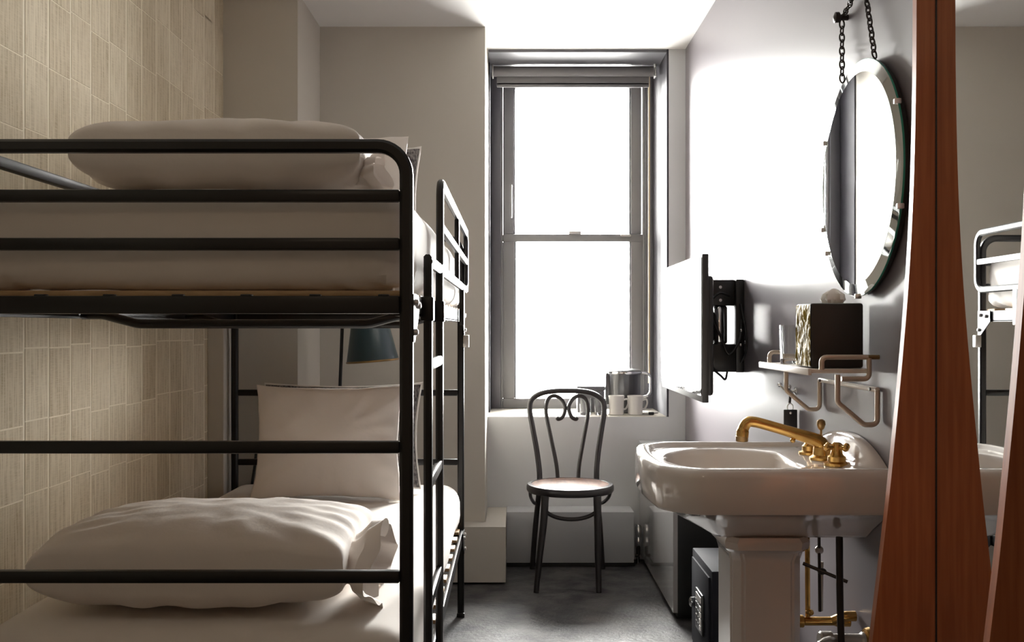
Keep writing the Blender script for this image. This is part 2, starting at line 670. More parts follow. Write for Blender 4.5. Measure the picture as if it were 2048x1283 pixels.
# corner plates with bolts
for y0, y1 in ((Y0 + T, Y0 + T + .085), (Y1 - T - .085, Y1 - T)):
    for xx in (BR - .002,):
        for z in (1.226, .335):
            pb = B()
            near = y0 < 3
            ya, yb = (y0 - .02, y1) if near else (y1 + .02, y0)
            prof = [(ya, z - .075), (ya + (yb - ya) * .25, z - .075), (yb, z - .022), (yb, z + .022), (ya, z + .022)]
            A = [pb.verts.new((xx, p[0], p[1])) for p in prof]
            C = [pb.verts.new((xx + .004, p[0], p[1])) for p in prof]
            pb.faces.new(A)
            pb.faces.new(C[::-1])
            for j in range(5):
                pb.faces.new((A[j], A[(j + 1) % 5], C[(j + 1) % 5], C[j]))
            pl = bp('corner_plate', pb, M_steel, smooth=False)
            for dy, dz in ((.25, .005), (.7, 0), (.12, -.055)):
                yy = ya + (yb - ya) * dy
                lb = lathe([(.007, 0), (.007, .006), (.004, .008)], 0, 0, 10, axis=Matrix.Rotation(PI / 2, 3, 'Y'))
                bp('bolt', xform(lb, Matrix.Translation((xx + .004, yy, z + dz))), M_zinc, pl)
# ladder
XLd = -.194
bar = rect_sec(.019, .036, .005)
lad = None
for y, ztop in ((2.275, 1.335), (2.625, 1.345)):
    bp('ladder_rail', sweep(B(), [(XLd, y, 0.0), (XLd, y, ztop)], bar, normal=(1, 0, 0)))
for z in (1.095, .823, .548, .275):
    bp('ladder_rung', BX(XLd - .008, XLd + .008, 2.275, 2.625, z - .013, z + .013, bev=.004))
for y in (2.275, 2.625):
    bp('ladder_hook', BX(XLd - .016, XLd + .013, y - .022, y + .022, 1.195, 1.250, bev=.003))
# side guard rail
gp = fillet([(XLd, 2.262, 1.333), (XLd, 4.085, 1.333), (XLd, 4.085, 1.565), (XLd, 2.64, 1.565), (XLd, 2.64, 1.333)], .05, 8)
gsec = rect_sec(.019, .026, .005)
bp('guard_rail', sweep(B(), gp, gsec, normal=(1, 0, 0)))
bp('guard_bar', BX(XLd - .008, XLd + .008, 2.65, 4.075, 1.435, 1.459, bev=.004))
bp('guard_upright', BX(XLd - .008, XLd + .008, 3.42, 3.445, 1.343, 1.553, bev=.004))
bp('guard_post', BX(XLd - .009, XLd + .009, 3.73, 3.78, 1.19, 1.34, bev=.003))
bp('guard_hook', BX(XLd - .012, XLd + .012, 4.072, 4.10, 1.10, 1.15, bev=.003), M_zinc)


# ------------------------------------------------------------------ bedding
def mattress(x0, x1, y0, y1, z0, z1, seed, top_r=.05, name='mattress'):
    bm = B()
    nx, ny, nz = 34, 60, 10
    # rounded box by projecting a subdivided cube surface
    r = top_r
    cx, cy, cz = (x0 + x1) / 2, (y0 + y1) / 2, (z0 + z1) / 2
    hx, hy, hz = (x1 - x0) / 2, (y1 - y0) / 2, (z1 - z0) / 2
    cache = {}

    def vert(i, j, k):
        key = (i, j, k)
        if key in cache:
            return cache[key]
        u, v, t = 2 * i / nx - 1, 2 * j / ny - 1, 2 * k / nz - 1
        # denser samples at edges
        f = lambda a: math.copysign(1 - (1 - abs(a)) ** 1.35, a)
        p = Vector((f(u) * hx, f(v) * hy, f(t) * hz))
        q = Vector((max(-hx + r, min(hx - r, p.x)), max(-hy + r, min(hy - r, p.y)), max(-hz + r, min(hz - r, p.z))))
        d = p - q
        if d.length > 1e-6:
            d = d.normalized() * r
        p = q + d
        n = d.normalized() if d.length > 1e-6 else Vector((0, 0, 0))
        s = noise.noise(Vector((p.x * 3 + seed, p.y * 2.2, p.z * 3))) * .006
        s += noise.noise(Vector((p.x * 11 + seed, p.y * 4, p.z * 9))) * .0025
        # gathers of the fitted sheet at the lower corners
        cr = max(0, 1 - math.hypot(hx - abs(p.x), hy - abs(p.y)) / .22) * max(0, min(1, .5 - p.z / hz))
        s += cr * .008 * math.sin((p.x - p.y) * 75 + p.z * 60 + seed)
        p = p + n * s
        w_ = bm.verts.new(p + Vector((cx, cy, cz)))
        cache[key] = w_
        return w_
    for i in range(nx):
        for j in range(ny):
            for k in (0, nz):
                bm.faces.new((vert(i, j, k), vert(i + 1, j, k), vert(i + 1, j + 1, k), vert(i, j + 1, k)))
    for i in range(nx):
        for k in range(nz):
            for j in (0, ny):
                bm.faces.new((vert(i, j, k), vert(i + 1, j, k), vert(i + 1, j, k + 1), vert(i, j, k + 1)))
    for j in range(ny):
        for k in range(nz):
            for i in (0, nx):
                bm.faces.new((vert(i, j, k), vert(i, j + 1, k), vert(i, j + 1, k + 1), vert(i, j, k + 1)))
    return bm


def grain(p, seed, amp):
    return amp * (noise.noise(p * 5 + Vector((seed, 0, 0))) + .6 * noise.noise(p * 13 + Vector((0, seed, 0))))


def pillow(wd, hg, th, seed, n=44, boxy=.33, pinch=.06, wr=.010, edge_lines=0.0):
    """flat pillow in the local xy plane, thickness along z, centred"""
    bm = B()
    grid = {}

    def pos(i, j, side):
        u, v = 2 * i / n - 1, 2 * j / n - 1
        f = lambda a: math.copysign(1 - (1 - abs(a)) ** 1.5, a)
        u, v = f(u), f(v)
        x = wd / 2 * u * (1 - pinch * (1 - v * v) * abs(u))
        y = hg / 2 * v * (1 - pinch * (1 - u * u) * abs(v))
        e = max(0, (1 - u * u)) ** boxy * max(0, (1 - v * v)) ** boxy
        z = side * th / 2 * e
        p = Vector((x, y, z))
        edge = max(0, 1 - e)
        g = grain(Vector((x * 1.2, y * 1.2, side * .6)), seed, wr * (0.25 + .5 * e))
        # creases running in from the seams
        a = math.atan2(v, u)
        g += edge ** 1.2 * e * 1.6 * wr * math.sin(a * 17 + seed + 2 * noise.noise(Vector((u * 2, v * 2, seed))))
        p.z += g * side if e > .02 else 0
        p.x += edge * .5 * wr * noise.noise(Vector((y * 14, seed, 0)))
        p.y += edge * .5 * wr * noise.noise(Vector((x * 14, seed, 4)))
        return p
    for side in (1, -1):
        for i in range(n + 1):
            for j in range(n + 1):
                bd = i in (0, n) or j in (0, n)
                if bd and side == -1:
                    grid[i, j, -1] = grid[i, j, 1]
                else:
                    grid[i, j, side] = bm.verts.new(pos(i, j, side))
    for side in (1, -1):
        for i in range(n):
            for j in range(n):
                q = [grid[i, j, side], grid[i + 1, j, side], grid[i + 1, j + 1, side], grid[i, j + 1, side]]
                bm.faces.new(q if side == 1 else q[::-1])
    return bm


def ruffle(hg, th, ln, seed, n=110, m=18):
    """the loose gathered mouth of a pillow case: a closed flared sleeve along +x from x=0"""
    bm = B()
    rings = []
    for k in range(m + 1):
        t = k / m
        ring = []
        for i in range(n):
            a = 2 * PI * i / n
            neck = 1 - .30 * math.sin(PI * min(1, t * 1.5)) + .30 * t * t
            wob = t * (.16 * math.sin(a * 5 + seed + 2 * t) + .10 * math.sin(a * 9 + 2 * seed) + .14 * noise.noise(Vector((math.cos(a) * 2, math.sin(a) * 2 + t, seed))))
            y = hg / 2 * math.cos(a) * neck * (1 + wob * .5)
            z = th / 2 * math.sin(a) * neck * (1 + wob * 1.6) + .22 * t * th * noise.noise(Vector((math.cos(a) * 1.4, seed, t)))
            x = ln * t * (1 + .18 * noise.noise(Vector((math.cos(a) * 2, math.sin(a) * 2, seed))) + .10 * math.sin(a * 3 + seed))
            ring.append(bm.verts.new((x, y, z)))
        rings.append(ring)
    for A, C in zip(rings, rings[1:]):
        for j in range(n):
            bm.faces.new((A[j], A[(j + 1) % n], C[(j + 1) % n], C[j]))
    return bm


mb = link_mesh('mattress', mattress(-1.135, -.216, 2.045, 4.062, 1.257, 1.468, 1.3), M_sheet, base=True)
tag(mb, 'thick mattress in white fitted sheet on the upper bunk', 'mattress')
mb = link_mesh('mattress', mattress(-1.135, -.216, 2.045, 4.062,   .367, .553, 5.1, .07), M_sheet, base=True)
tag(mb, 'thick mattress in white fitted sheet on the lower bunk', 'mattress')


def lying(cx, cy, zb, wd, dp, th, seed, label, mouth=1.0):
    p = thing('pillow', (cx, cy, zb), label, 'pillow')
    M = Matrix.Translation((cx, cy, zb + th / 2 + .004))
    bm = pillow(wd, dp, th, seed, boxy=.19, pinch=.03, wr=.011, n=56)
    # flatten what lies on the bed
    for v in bm.verts:
        if v.co.z < -th * .47:
            v.co.z = -th * .47 + (v.co.z + th * .47) * .2
    c = link_mesh('cushion_body', xform(bm, M), M_case, p)
    rb = ruffle(dp * .60 * mouth, th * .66 * mouth, .105 * mouth, seed)
    link_mesh('case_mouth', xform(rb, M @ Matrix.Translation((wd / 2 - .050, -dp * .10, -th * (.06 + .5 * (1 - mouth)))) @ Matrix.Rotation(.05, 4, 'Y')), M_case, c)
    return p


lying(-.630, 2.315, 1.466, .615, .44, .172, 2.2, 'plump white pillow lying flat at the near end of the upper bunk', .72)
lying(-.700, 2.375, .551, .680, .50, .205, 8.4, 'plump white pillow lying flat at the near end of the lower bunk')


def standing(cx, cy, zb, wd, hg, th, seed, m, label, lean=.16, name='pillow', cat='pillow', yaw=0.0):
    M = Matrix.Translation((cx, cy, zb)) @ Matrix.Rotation(yaw, 4, 'Z') @ Matrix.Rotation(PI / 2 - lean, 4, 'X') @ Matrix.Translation((0, hg / 2, 0))
    if name == 'pillow':
        o = link_mesh(name, xform(pillow(wd, hg, th, seed, boxy=.42, pinch=.07, wr=.010), M), m, base=True)
        return tag(o, label, cat)
    t = thing(name, (cx, cy, zb), label, cat)
    o = link_mesh('cover', xform(pillow(wd, hg, th, seed, boxy=.42, pinch=.07, wr=.006), M), m, t)
    path = []
    N = 80
    for i in range(N):
        a = i / N * 4
        s, f = int(a), a - int(a)
        u, v = ((2 * f - 1, -1), (1, 2 * f - 1), (1 - 2 * f, 1), (-1, 1 - 2 * f))[s]
        path.append(M @ Vector((wd / 2 * u * (1 - .07 * (1 - v * v) * abs(u)) * 1.004, hg / 2 * v * (1 - .07 * (1 - u * u) * abs(v)) * 1.004, 0)))
    link_mesh('piping', tube(path, .005, 6, closed=True), M_piping, t)
    return t


standing(-.675, 3.60, .560, .545, .42, .13, 3.1, M_case, 'white pillow leaning upright against the dark cushion on the lower bunk', .22)
standing(-.655, 3.80, .572, .600, .395, .135, 6.6, M_tweed, 'dark woven cushion behind the white pillow on the lower bunk', .13, 'cushion', 'cushion')
standing(-.660, 3.66, 1.475, .545, .425, .13, 4.4, M_case, 'white pillow standing upright at the far end of the upper bunk', .16)
standing(-.655, 3.84, 1.475, .585, .405, .125, 9.2, M_tweed, 'dark woven cushion behind the white pillow on the upper bunk', .12, 'cushion', 'cushion')

# ------------------------------------------------------------------ floor lamp behind the bed head
lamp = thing('floor_lamp', (-.80, 4.42, 0), 'floor lamp with dark teal cone shade on a thin black pole behind the bed', 'lamp')
link_mesh('base', lathe([(.105, 0), (.105, .012), (.095, .018), (.02, .022)], -.80, 4.42), M_steel, lamp)
link_mesh('pole', tube(fillet([(-.80, 4.42, .015), (-.742, 4.37, 1.36), (-.60, 4.37, 1.40)], .05, 8), .0075, 10), M_steel, lamp)
R_ = Matrix.Translation((-.615, 4.37, 1.035)) @ Matrix.Rotation(math.radians(-4.5), 4, 'Y')
link_mesh('shade', xform(lathe([(.114, 0), (.088, .13), (.060, .30), (.035, .345), (.010, .36)], 0, 0, 40), R_), M_shade, lamp)
link_mesh('shade_rim', xform(lathe([(.113, -.004), (.116, -.002), (.116, .003), (.113, .005)], 0, 0, 40, cap=False), R_), M_dbrass, lamp)
cord = link_mesh('cord', tube(spline([(-.775, 4.395, .55), (-.85, 4.19, .68), (-1.01, 4.15, .72), (-1.055, 4.135, .70), (-1.07, 4.13, .60), (-1.085, 4.13, .50)], 6), .006, 8), M_black, lamp)
link_mesh('cord_switch', BX(-1.098, -1.074, 4.118, 4.14, .485, .535, bev=.005), M_black, cord)

# ------------------------------------------------------------------ boxed covers under the window
o = link_mesh('radiator_cover', BX(-.034, .594, 4.93, 5.098, .022, .272, bev=.002), M_boxgrey, base=True)
tag(o, 'long low grey boxed cover under the window behind the chair', 'radiator cover')
struct('baseboard_far', BX(-.034, .60, 4.955, 5.10, 0, .022), M_dark, smooth=False)
o = link_mesh('pipe_boxing', BX(-.60, -.0355, 4.59, 4.718, .012, .266, bev=.002), M_plaster, base=True)
bx2 = B()
box(bx2, -.60, -.0355, 4.59, 4.718, .012, .266)
box(bx2, -.132, -.0355, 4.718, 5.096, .012, .266)
me_old = o.data
bpy.data.objects.remove(o)
o = link_mesh('pipe_boxing', bx2, M_plaster, smooth=False, base=True)
tag(o, 'short off-white boxed casing at the foot of the left pier beside the bed', 'casing')
# braided pipes beside the cabinet
hv = thing('radiator_valve', (.622, 4.97, 0), 'chrome valve and pipes between the grey cover and the cabinet', 'valve')
link_mesh('riser_pipe', tube([(.622, 5.0, 0), (.622, 5.0, .20)], .009, 10), M_chrome, hv)
link_mesh('valve_body', lathe([(.012, .09), (.018, .10), (.018, .13), (.012, .14), (.016, .15), (.016, .19), (.008, .20)], .622, 4.98, 14), M_chrome, hv)
link_mesh('elbow', tube(fillet([(.604, 4.97, .05), (.622, 4.97, .05), (.622, 4.97, .12)], .012, 5), .008, 8), M_iron, hv)

# ------------------------------------------------------------------ bentwood chair
CX, CY = .264, 4.66
ch = thing('bentwood_chair', (CX, CY, 0), 'black bentwood cafe chair with round brown seat below the window', 'chair')


def seatpt(a, r, z):
    return (CX + r * math.cos(a), CY + r * math.sin(a), z)


st = link_mesh('seat', lathe([(.150, .447), (.176, .449), (.182, .453), (.176, .4555), (.10, .452), (.005, .451)], CX, CY, 44), M_seatwood, ch)
link_mesh('seat_ring', lathe([(.176, .420), (.198, .420), (.203, .428), (.203, .446), (.198, .4545), (.182, .4565), (.176, .4525), (.176, .420)], CX, CY, 48, cap=False), M_chairwood, ch)


def back_y(z):
    return 4.835 + max(0, (z - .43)) * .30


outer = [(-.172, 4.90, 0), (-.158, 4.875, .20), (-.138, back_y(.43), .43), (-.146, back_y(.55), .55), (-.168, back_y(.68), .68), (-.184, back_y(.775), .775),
         (-.172, back_y(.825), .825), (-.125, back_y(.855), .855), (-.06, back_y(.866), .866), (0, back_y(.868), .868)]
outer = outer + [(-x, y, z) for x, y, z in outer[-2::-1]]
oc = spline([(CX + x, y, z) for x, y, z in outer], 6)
link_mesh('back_hoop', tube(oc, .0135, 10), M_chairwood, ch)
for s in (-1, 1):
    inn = [(.049, .445), (.056, .52), (.080, .64), (.101, .745), (.103, .790), (.092, .828), (.066, .843), (.034, .832), (.012, .800), (.010, .772), (.022, .742), (.042, .731), (.050, .738)]
    pts = spline([(CX + s * x, back_y(z) - .004, z) for x, z in inn], 6)
    link_mesh('back_scroll', tube(pts, .0098, 9), M_chairwood, ch)
    fl = [(.122, 4.485, .425), (.130, 4.478, .30), (.148, 4.47, .15), (.163, 4.46, 0)]
    if s > 0:
        fl = [(.112, 4.485, .425), (.113, 4.478, .30), (.114, 4.47, .15), (.117, 4.46, 0)]
    pts = spline([(CX + s * x, y, z) for x, y, z in fl], 5)
    link_mesh('front_leg', tube(pts, .0165, 10, scale=lambda t: 1.12 - .34 * t), M_chairwood, ch)
    sd = spline([(CX + s * .187, 4.64, .424), (CX + s * .183, 4.70, .385), (CX + s * .168, 4.79, .345), (CX + s * .156, 4.866, .325)], 6)
    link_mesh('side_brace', tube(sd, .0085, 8), M_chairwood, ch)
hp = [seatpt(PI + PI * t / 24, .0, .0) for t in range(25)]
hoop = [(CX - .005 + .122 * math.cos(PI + PI * t / 24), 4.49, .378 + .058 * math.sin(PI + PI * t / 24)) for t in range(25)]
link_mesh('front_stretcher', tube(hoop, .009, 8), M_chairwood, ch)

# ------------------------------------------------------------------ cabinet and safe under the television
cab = thing('low_cabinet', (.76, 4.56, 0), 'low grey gloss cabinet with black end along the dark wall under the television', 'cabinet')
link_mesh('side_panel', BX(.642, .660, 4.02, 5.096, .035, .585), M_cab, cab, smooth=False)
link_mesh('cabinet_top', BX(.638, .875, 4.00, 5.097, .585, .607, bev=.002), M_boxgrey, cab)
link_mesh('carcass', BX(.660, .875, 4.04, 5.096, .03, .585), M_dark, cab, smooth=False)
link_mesh('end_panel', BX(.660, .875, 4.02, 4.04, .03, .585), M_dark, cab, smooth=False)
link_mesh('plinth', BX(.665, .875, 4.06, 5.09, 0, .03), M_dark, cab, smooth=False)

sf = thing('safe', (.76, 3.47, 0), 'small black safe with keypad door on the floor behind the sink pedestal', 'safe')
link_mesh('safe_body', BX(.655, .872, 3.30, 3.66, .02, .376, bev=.004), M_safe, sf)
dr = link_mesh('safe_door', BX(.648, .655, 3.325, 3.635, .05, .35, bev=.002), M_safe, sf)
link_mesh('keypad', BX(.640, .648, 3.40, 3.52, .13, .27, bev=.003), M_black, dr)
for r in range(4):
    for c in range(3):
        link_mesh('key', BX(.637, .641, 3.415 + c * .033, 3.439 + c * .033, .145 + r * .022, .160 + r * .022), M_zinc if c == 0 else M_bezel, dr, smooth=False)
link_mesh('display', BX(.638, .641, 3.415, 3.505, .238, .258), M_zinc, dr, smooth=False)
link_mesh('knob', xform(lathe([(.018, 0), (.018, .014), (.012, .018)], 0, 0, 16, axis=Matrix.Rotation(-PI / 2, 3, 'Y')), Matrix.Translation((.648, 3.58, .20))), M_chrome, dr)
for yy in (3.33, 3.62):
    link_mesh('foot', BX(.665, .86, yy - .012, yy + .012, 0, .02), M_black, sf, smooth=False)

# ------------------------------------------------------------------ television
tv = thing('television', (.76, 3.86, .925), 'flat black television on a swing bracket, its screen mirroring the window', 'television')
link_mesh('bezel', BX(.642, .664, 3.40, 4.32, .925, 1.432, bev=.003), M_bezel, tv)
link_mesh('screen', BX(.6395, .6425, 3.412, 4.308, .948, 1.420), M_screen, tv, smooth=False)
link_mesh('rear_housing', BX(.664, .690, 3.44, 4.28, .945, 1.36, bev=.012), M_bezel, tv)
wb = link_mesh('wall_bracket', BX(.846, .876, 3.80, 4.04, 1.010, 1.364, bev=.003), M_black, tv)
link_mesh('bracket_head', BX(.742, .846, 3.82, 3.96, 1.265, 1.364, bev=.004), M_black, tv)
link_mesh('bracket_box', BX(.752, .846, 3.79, 3.99, 1.012, 1.118, bev=.005), M_black, tv)
link_mesh('swing_arm', BX(.775, .825, 3.85, 3.91, 1.118, 1.265, bev=.008), M_bezel, tv)
link_mesh('swing_arm', BX(.690, .780, 3.84, 3.92, 1.130, 1.240, bev=.006), M_black, tv)
link_mesh('arm_cap', lathe([(.012, 1.085), (.019, 1.095), (.021, 1.17), (.018, 1.25), (.010, 1.262)], .788, 3.835, 16), M_chrome, tv)
for zz in (1.335, 1.285):
    link_mesh('screw', xform(lathe([(.006, 0), (.006, .004)], 0, 0, 10, axis=Matrix.Rotation(PI / 2, 3, 'X')), Matrix.Translation((.79, 3.82, zz))), M_chrome, tv)
cbl = [[(.70, 3.80, 1.20), (.735, 3.79, 1.26), (.775, 3.78, 1.31), (.82, 3.80, 1.30)],
       [(.74, 3.79, 1.24), (.78, 3.77, 1.15), (.81, 3.76, 1.08), (.85, 3.77, 1.13), (.865, 3.80, 1.20), (.862, 3.83, 1.30)],
       [(.70, 3.78, 1.13), (.715, 3.77, 1.07), (.745, 3.765, 1.03), (.78, 3.77, 1.0), (.80, 3.78, .985), (.81, 3.79, 1.012)],
       [(.86, 3.79, 1.27), (.868, 3.75, 1.18), (.868, 3.73, 1.10), (.86, 3.78, 1.05)]]
for c in cbl:
    link_mesh('cable', tube(spline(c, 6), .0045, 7), M_black, tv)
for p in ((.862, 3.785, 1.17), (.86, 3.785, 1.115), (.872, 3.755, 1.125)):
    link_mesh('cable_clip', sph(B(), p, .007), M_chrome, tv)

# ------------------------------------------------------------------ sink
SX0, SY0, SY1, SZ = .340, 2.30, 2.90, .852
SYC = (SY0 + SY1) / 2
snk = thing('pedestal_sink', (.62, SYC, 0), 'white porcelain pedestal sink with brass faucet standing against the dark wall', 'sink')


def outline(inset, corner, n=8, x1=XR - .002):
    """plan outline: rounded big corners on the room side, square on the wall side"""
    x0, y0, y1 = SX0 + inset, SY0 + inset, SY1 - inset
    c = max(.01, corner - inset * .5)
    pts = [(x1, y0)]
    cy0, cy1, cx = y0 + c * .95, y1 - c * .95, x0 + c
    out = [(x1, y0)]
    for k in range(6):
        t = (k + 1) / 7
        out.append((x1 + (cx - x1) * t, y0))
    for k in range(n + 1):
        a = -PI / 2 - PI / 2 * k / n
        # superellipse corner, close to a chamfer
        ca, sa = math.cos(a), math.sin(a)
        e = 1.25
        out.append((cx + c * math.copysign(abs(ca) ** e, ca), cy0 + c * .95 * math.copysign(abs(sa) ** e, sa)))
    for k in range(5):
        t = (k + 1) / 6
        out.append((x0 - .012 * math.sin(PI * t), cy0 + (cy1 - cy0) * t))
    for k in range(n + 1):
        a = PI - PI / 2 * k / n
        ca, sa = math.cos(a), math.sin(a)
        e = 1.25
        out.append((cx + c * math.copysign(abs(ca) ** e, ca), cy1 + c * .95 * math.copysign(abs(sa) ** e, sa)))
    for k in range(6):
        t = (k + 1) / 7
        out.append((cx + (x1 - cx) * t, y1))
    out.append((x1, y1))
    return out


bm = B()
BCX, BCY, BRX, BRY = .572, SYC, .176, .222
rings = []
prof = [(.030, .744), (.006, .748), (0, .758), (0, .832), (.004, .845), (.012, .852), (.028, .853), (.036, .849), (.042, .841), (.050, .839)]
ol_n = len(outline(0, .105))
for ins, z in prof:
    o_ = outline(ins, .105)
    rings.append([bm.verts.new((x, y, z)) for x, y in o_])
# blend into the oval bowl: each outline point goes to the ellipse by angle
base_o = outline(.050, .105)
ang = [math.atan2((y - BCY) / BRY, (x - BCX) / BRX) for x, y in base_o]
for s, z in ((1.05, .839), (1.0, .834), (.97, .822), (.92, .79), (.80, .745), (.55, .715), (.22, .705), (.06, .703)):
    rings.append([bm.verts.new((BCX + BRX * s * math.cos(a), BCY + BRY * s * math.sin(a), z)) for a in ang])
for A, C in zip(rings, rings[1:]):
    for j in range(ol_n):
        k = (j + 1) % ol_n
        bm.faces.new((A[j], A[k], C[k], C[j]))
bm.faces.new(rings[-1])
# belly under the apron
bel = [(.030, .744, 0), (.06, .72, .25), (.10, .69, .6), (.125, .668, .9), (.135, .66, 1.0)]
br = [rings[0]]
for ins, z, f in bel[1:]:
    ring = []
    for (x, y) in outline(ins, .105):
        ring.append(bm.verts.new((x + f * .03 if x < XR - .01 else x, SYC + (y - SYC) * (1 - .28 * f), z)))
    br.append(ring)
for A, C in zip(br, br[1:]):
    for j in range(ol_n):
        k = (j + 1) % ol_n
        bm.faces.new((A[j], C[j], C[k], A[k]))
bm.faces.new(br[-1][::-1])
basin = link_mesh('basin', bm, M_porc, snk)
# raised back ledge, arched
bm = B()
N = 36
rows = []
for i in range(N + 1):
    t = 2 * i / N - 1
    y = SYC + t * .268
    hh = .845 + .062 * max(0, 1 - abs(t) ** 2.3)
    row = [(.800, .8385), (.818, .840 + (hh - .84) * .10), (.836, .842 + (hh - .842) * .42), (.848, .844 + (hh - .844) * .8), (.855, hh), (.862, hh + .003), (XR - .002, hh + .003), (XR - .002, .8385)]
    rows.append([bm.verts.new((x, y, z)) for x, z in row])
for A, C in zip(rows, rows[1:]):
    for j in range(7):
        bm.faces.new((A[j], A[j + 1], C[j + 1], C[j]))
bm.faces.new(rows[0])
bm.faces.new(rows[-1][::-1])
link_mesh('splash_ledge', bm, M_porc, snk)


def chamfer_rect(x0, x1, y0, y1, c):
    return [(x0 + c, y0), (x1 - c, y0), (x1, y0 + c), (x1, y1 - c), (x1 - c, y1), (x0 + c, y1), (x0, y1 - c), (x0, y0 + c)]


bm = B()
prs = []
for d, z in ((.045, 0), (.045, .05), (.030, .08), (.008, .12), (0, .30), (0, .60), (.006, .622), (.016, .632), (.018, .65), (.012, .662)):
    prs.append([bm.verts.new((x, y, z)) for x, y in chamfer_rect(.543 - d, .718 + d, 2.475 - d, 2.68 + d, .026)])
for A, C in zip(prs, prs[1:]):
    for j in range(8):
        bm.faces.new((A[j], A[(j + 1) % 8], C[(j + 1) % 8], C[j]))
bm.faces.new(prs[0][::-1])
bm.faces.new(prs[-1])
eds = [e for e in bm.edges if abs(e.verts[0].co.z - e.verts[1].co.z) > .02]
bmesh.ops.bevel(bm, geom=eds, offset=.006, segments=2, affect='EDGES')
link_mesh('pedestal', bm, M_porc, snk)
link_mesh('drain', lathe([(.024, .7035), (.024, .706), (.018, .7075), (.006, .706)], BCX, BCY, 20), M_dbrass, basin)

# brass faucet
fa = thing('faucet', (.785, SYC, .84), 'brass faucet with long sloping spout and two cross handles on the sink', 'faucet')
FY = SYC - .015
fp = spline([(.800, FY, .838), (.800, FY, .868), (.785, FY, .888), (.735, FY, .905), (.665, FY, .926), (.622, FY, .937), (.604, FY, .935), (.594, FY, .918), (.591, FY, .898)], 6)
spt = link_mesh('spout', tube(fp, .0155, 14, scale=lambda t: 1.45 - .55 * min(1, t * 2.2) + (.12 if t > .88 else 0)), M_brass, fa)
link_mesh('spout_base', lathe([(.034, .8395), (.034, .846), (.026, .852), (.024, .872)], .800, FY, 20), M_brass, fa)
link_mesh('aerator', lathe([(.014, .886), (.016, .888), (.016, .900), (.013, .903)], .5905, FY, 16), M_dbrass, spt)
link_mesh('lift_knob', lathe([(.003, .895), (.003, .915), (.008, .920), (.0115, .930), (.010, .940), (.004, .944)], .795, FY, 16), M_dbrass, fa)
link_mesh('spout_lug', sph(B(), (.722, FY, .889), .007), M_brass, spt)


def handle(y):
    hd = link_mesh('cross_handle', lathe([(.031, .8395), (.031, .846), (.022, .850), (.022, .862), (.016, .867), (.013, .878), (.013, .893), (.008, .897)], .800, y, 20), M_brass, fa)
    for a in (.4, .4 + PI / 2):
        d = Vector((math.cos(a), math.sin(a), 0))
        c = Vector((.800, y, .885))
        sb = tube([c - d * .03, c + d * .03], .005, 8)
        sph(sb, c - d * .031, .0085)
        sph(sb, c + d * .031, .0085)
        link_mesh('spoke', sb, M_brass, hd)


handle(FY - .11)
handle(FY + .11)

# pipes under the sink
pp = thing('sink_pipework', (.80, 2.60, .20), 'supply pipes, brass stop valves and chrome trap on the wall under the sink', 'pipes')
link_mesh('supply_pipe', tube([(.752, 2.56, .67), (.755, 2.565, .44)], .0065, 8), M_brass, pp)
link_mesh('supply_pipe', tube(spline([(.795, 2.44, .67), (.797, 2.44, .50), (.803, 2.44, .30), (.806, 2.44, .10)], 5), .0085, 10), M_iron, pp)
link_mesh('lift_rod', tube([(.776, 2.54, .67), (.778, 2.54, .46)], .004, 8), M_iron, pp)
link_mesh('lift_strap', tube([(.786, 2.545, .585), (.784, 2.545, .46)], .0035, 8), M_zinc, pp)
link_mesh('pivot_rod', tube([(.735, 2.54, .582), (.835, 2.50, .545)], .0045, 8), M_iron, pp)
link_mesh('pivot_clip', sph(B(), (.782, 2.535, .563), .012, .7), M_iron, pp)
link_mesh('rod_clip', sph(B(), (.778, 2.545, .615), .011), M_zinc, pp)
ax90 = Matrix.Rotation(PI / 2, 3, 'Y')
v1 = link_mesh('stop_valve', xform(lathe([(.012, -.02), (.016, -.018), (.016, 0), (.011, .004), (.011, .08), (.014, .085), (.014, .12)], 0, 0, 16, axis=ax90), Matrix.Translation((.742, 2.565, .428))), M_brass, pp)
link_mesh('valve_knob', sph(B(), (.758, 2.56, .452), .011, .8), M_brass, v1)
link_mesh('valve_outlet', tube(fillet([(.82, 2.565, .428), (.845, 2.55, .445), (.872, 2.55, .445)], .02), .013, 10), M_brass, pp)
link_mesh('trap_arm', xform(lathe([(.022, 0), (.026, .004), (.026, .03), (.02, .034), (.02, .10), (.024, .105), (.024, .12)], 0, 0, 18, axis=ax90), Matrix.Translation((.752, 2.46, .408))), M_pvc, pp)
link_mesh('trap_bend', tube(spline([(.785, 2.46, .408), (.762, 2.43, .412), (.735, 2.41, .402), (.715, 2.41, .375), (.705, 2.43, .32), (.715, 2.47, .27), (.74, 2.52, .26)], 6), .017, 12), M_pvc, pp)
link_mesh('wall_flange', xform(lathe([(.035, 0), (.032, .01), (.02, .016)], 0, 0, 20, axis=Matrix.Rotation(-PI / 2, 3, 'Y')), Matrix.Translation((.876, 2.46, .408))), M_brass, pp)

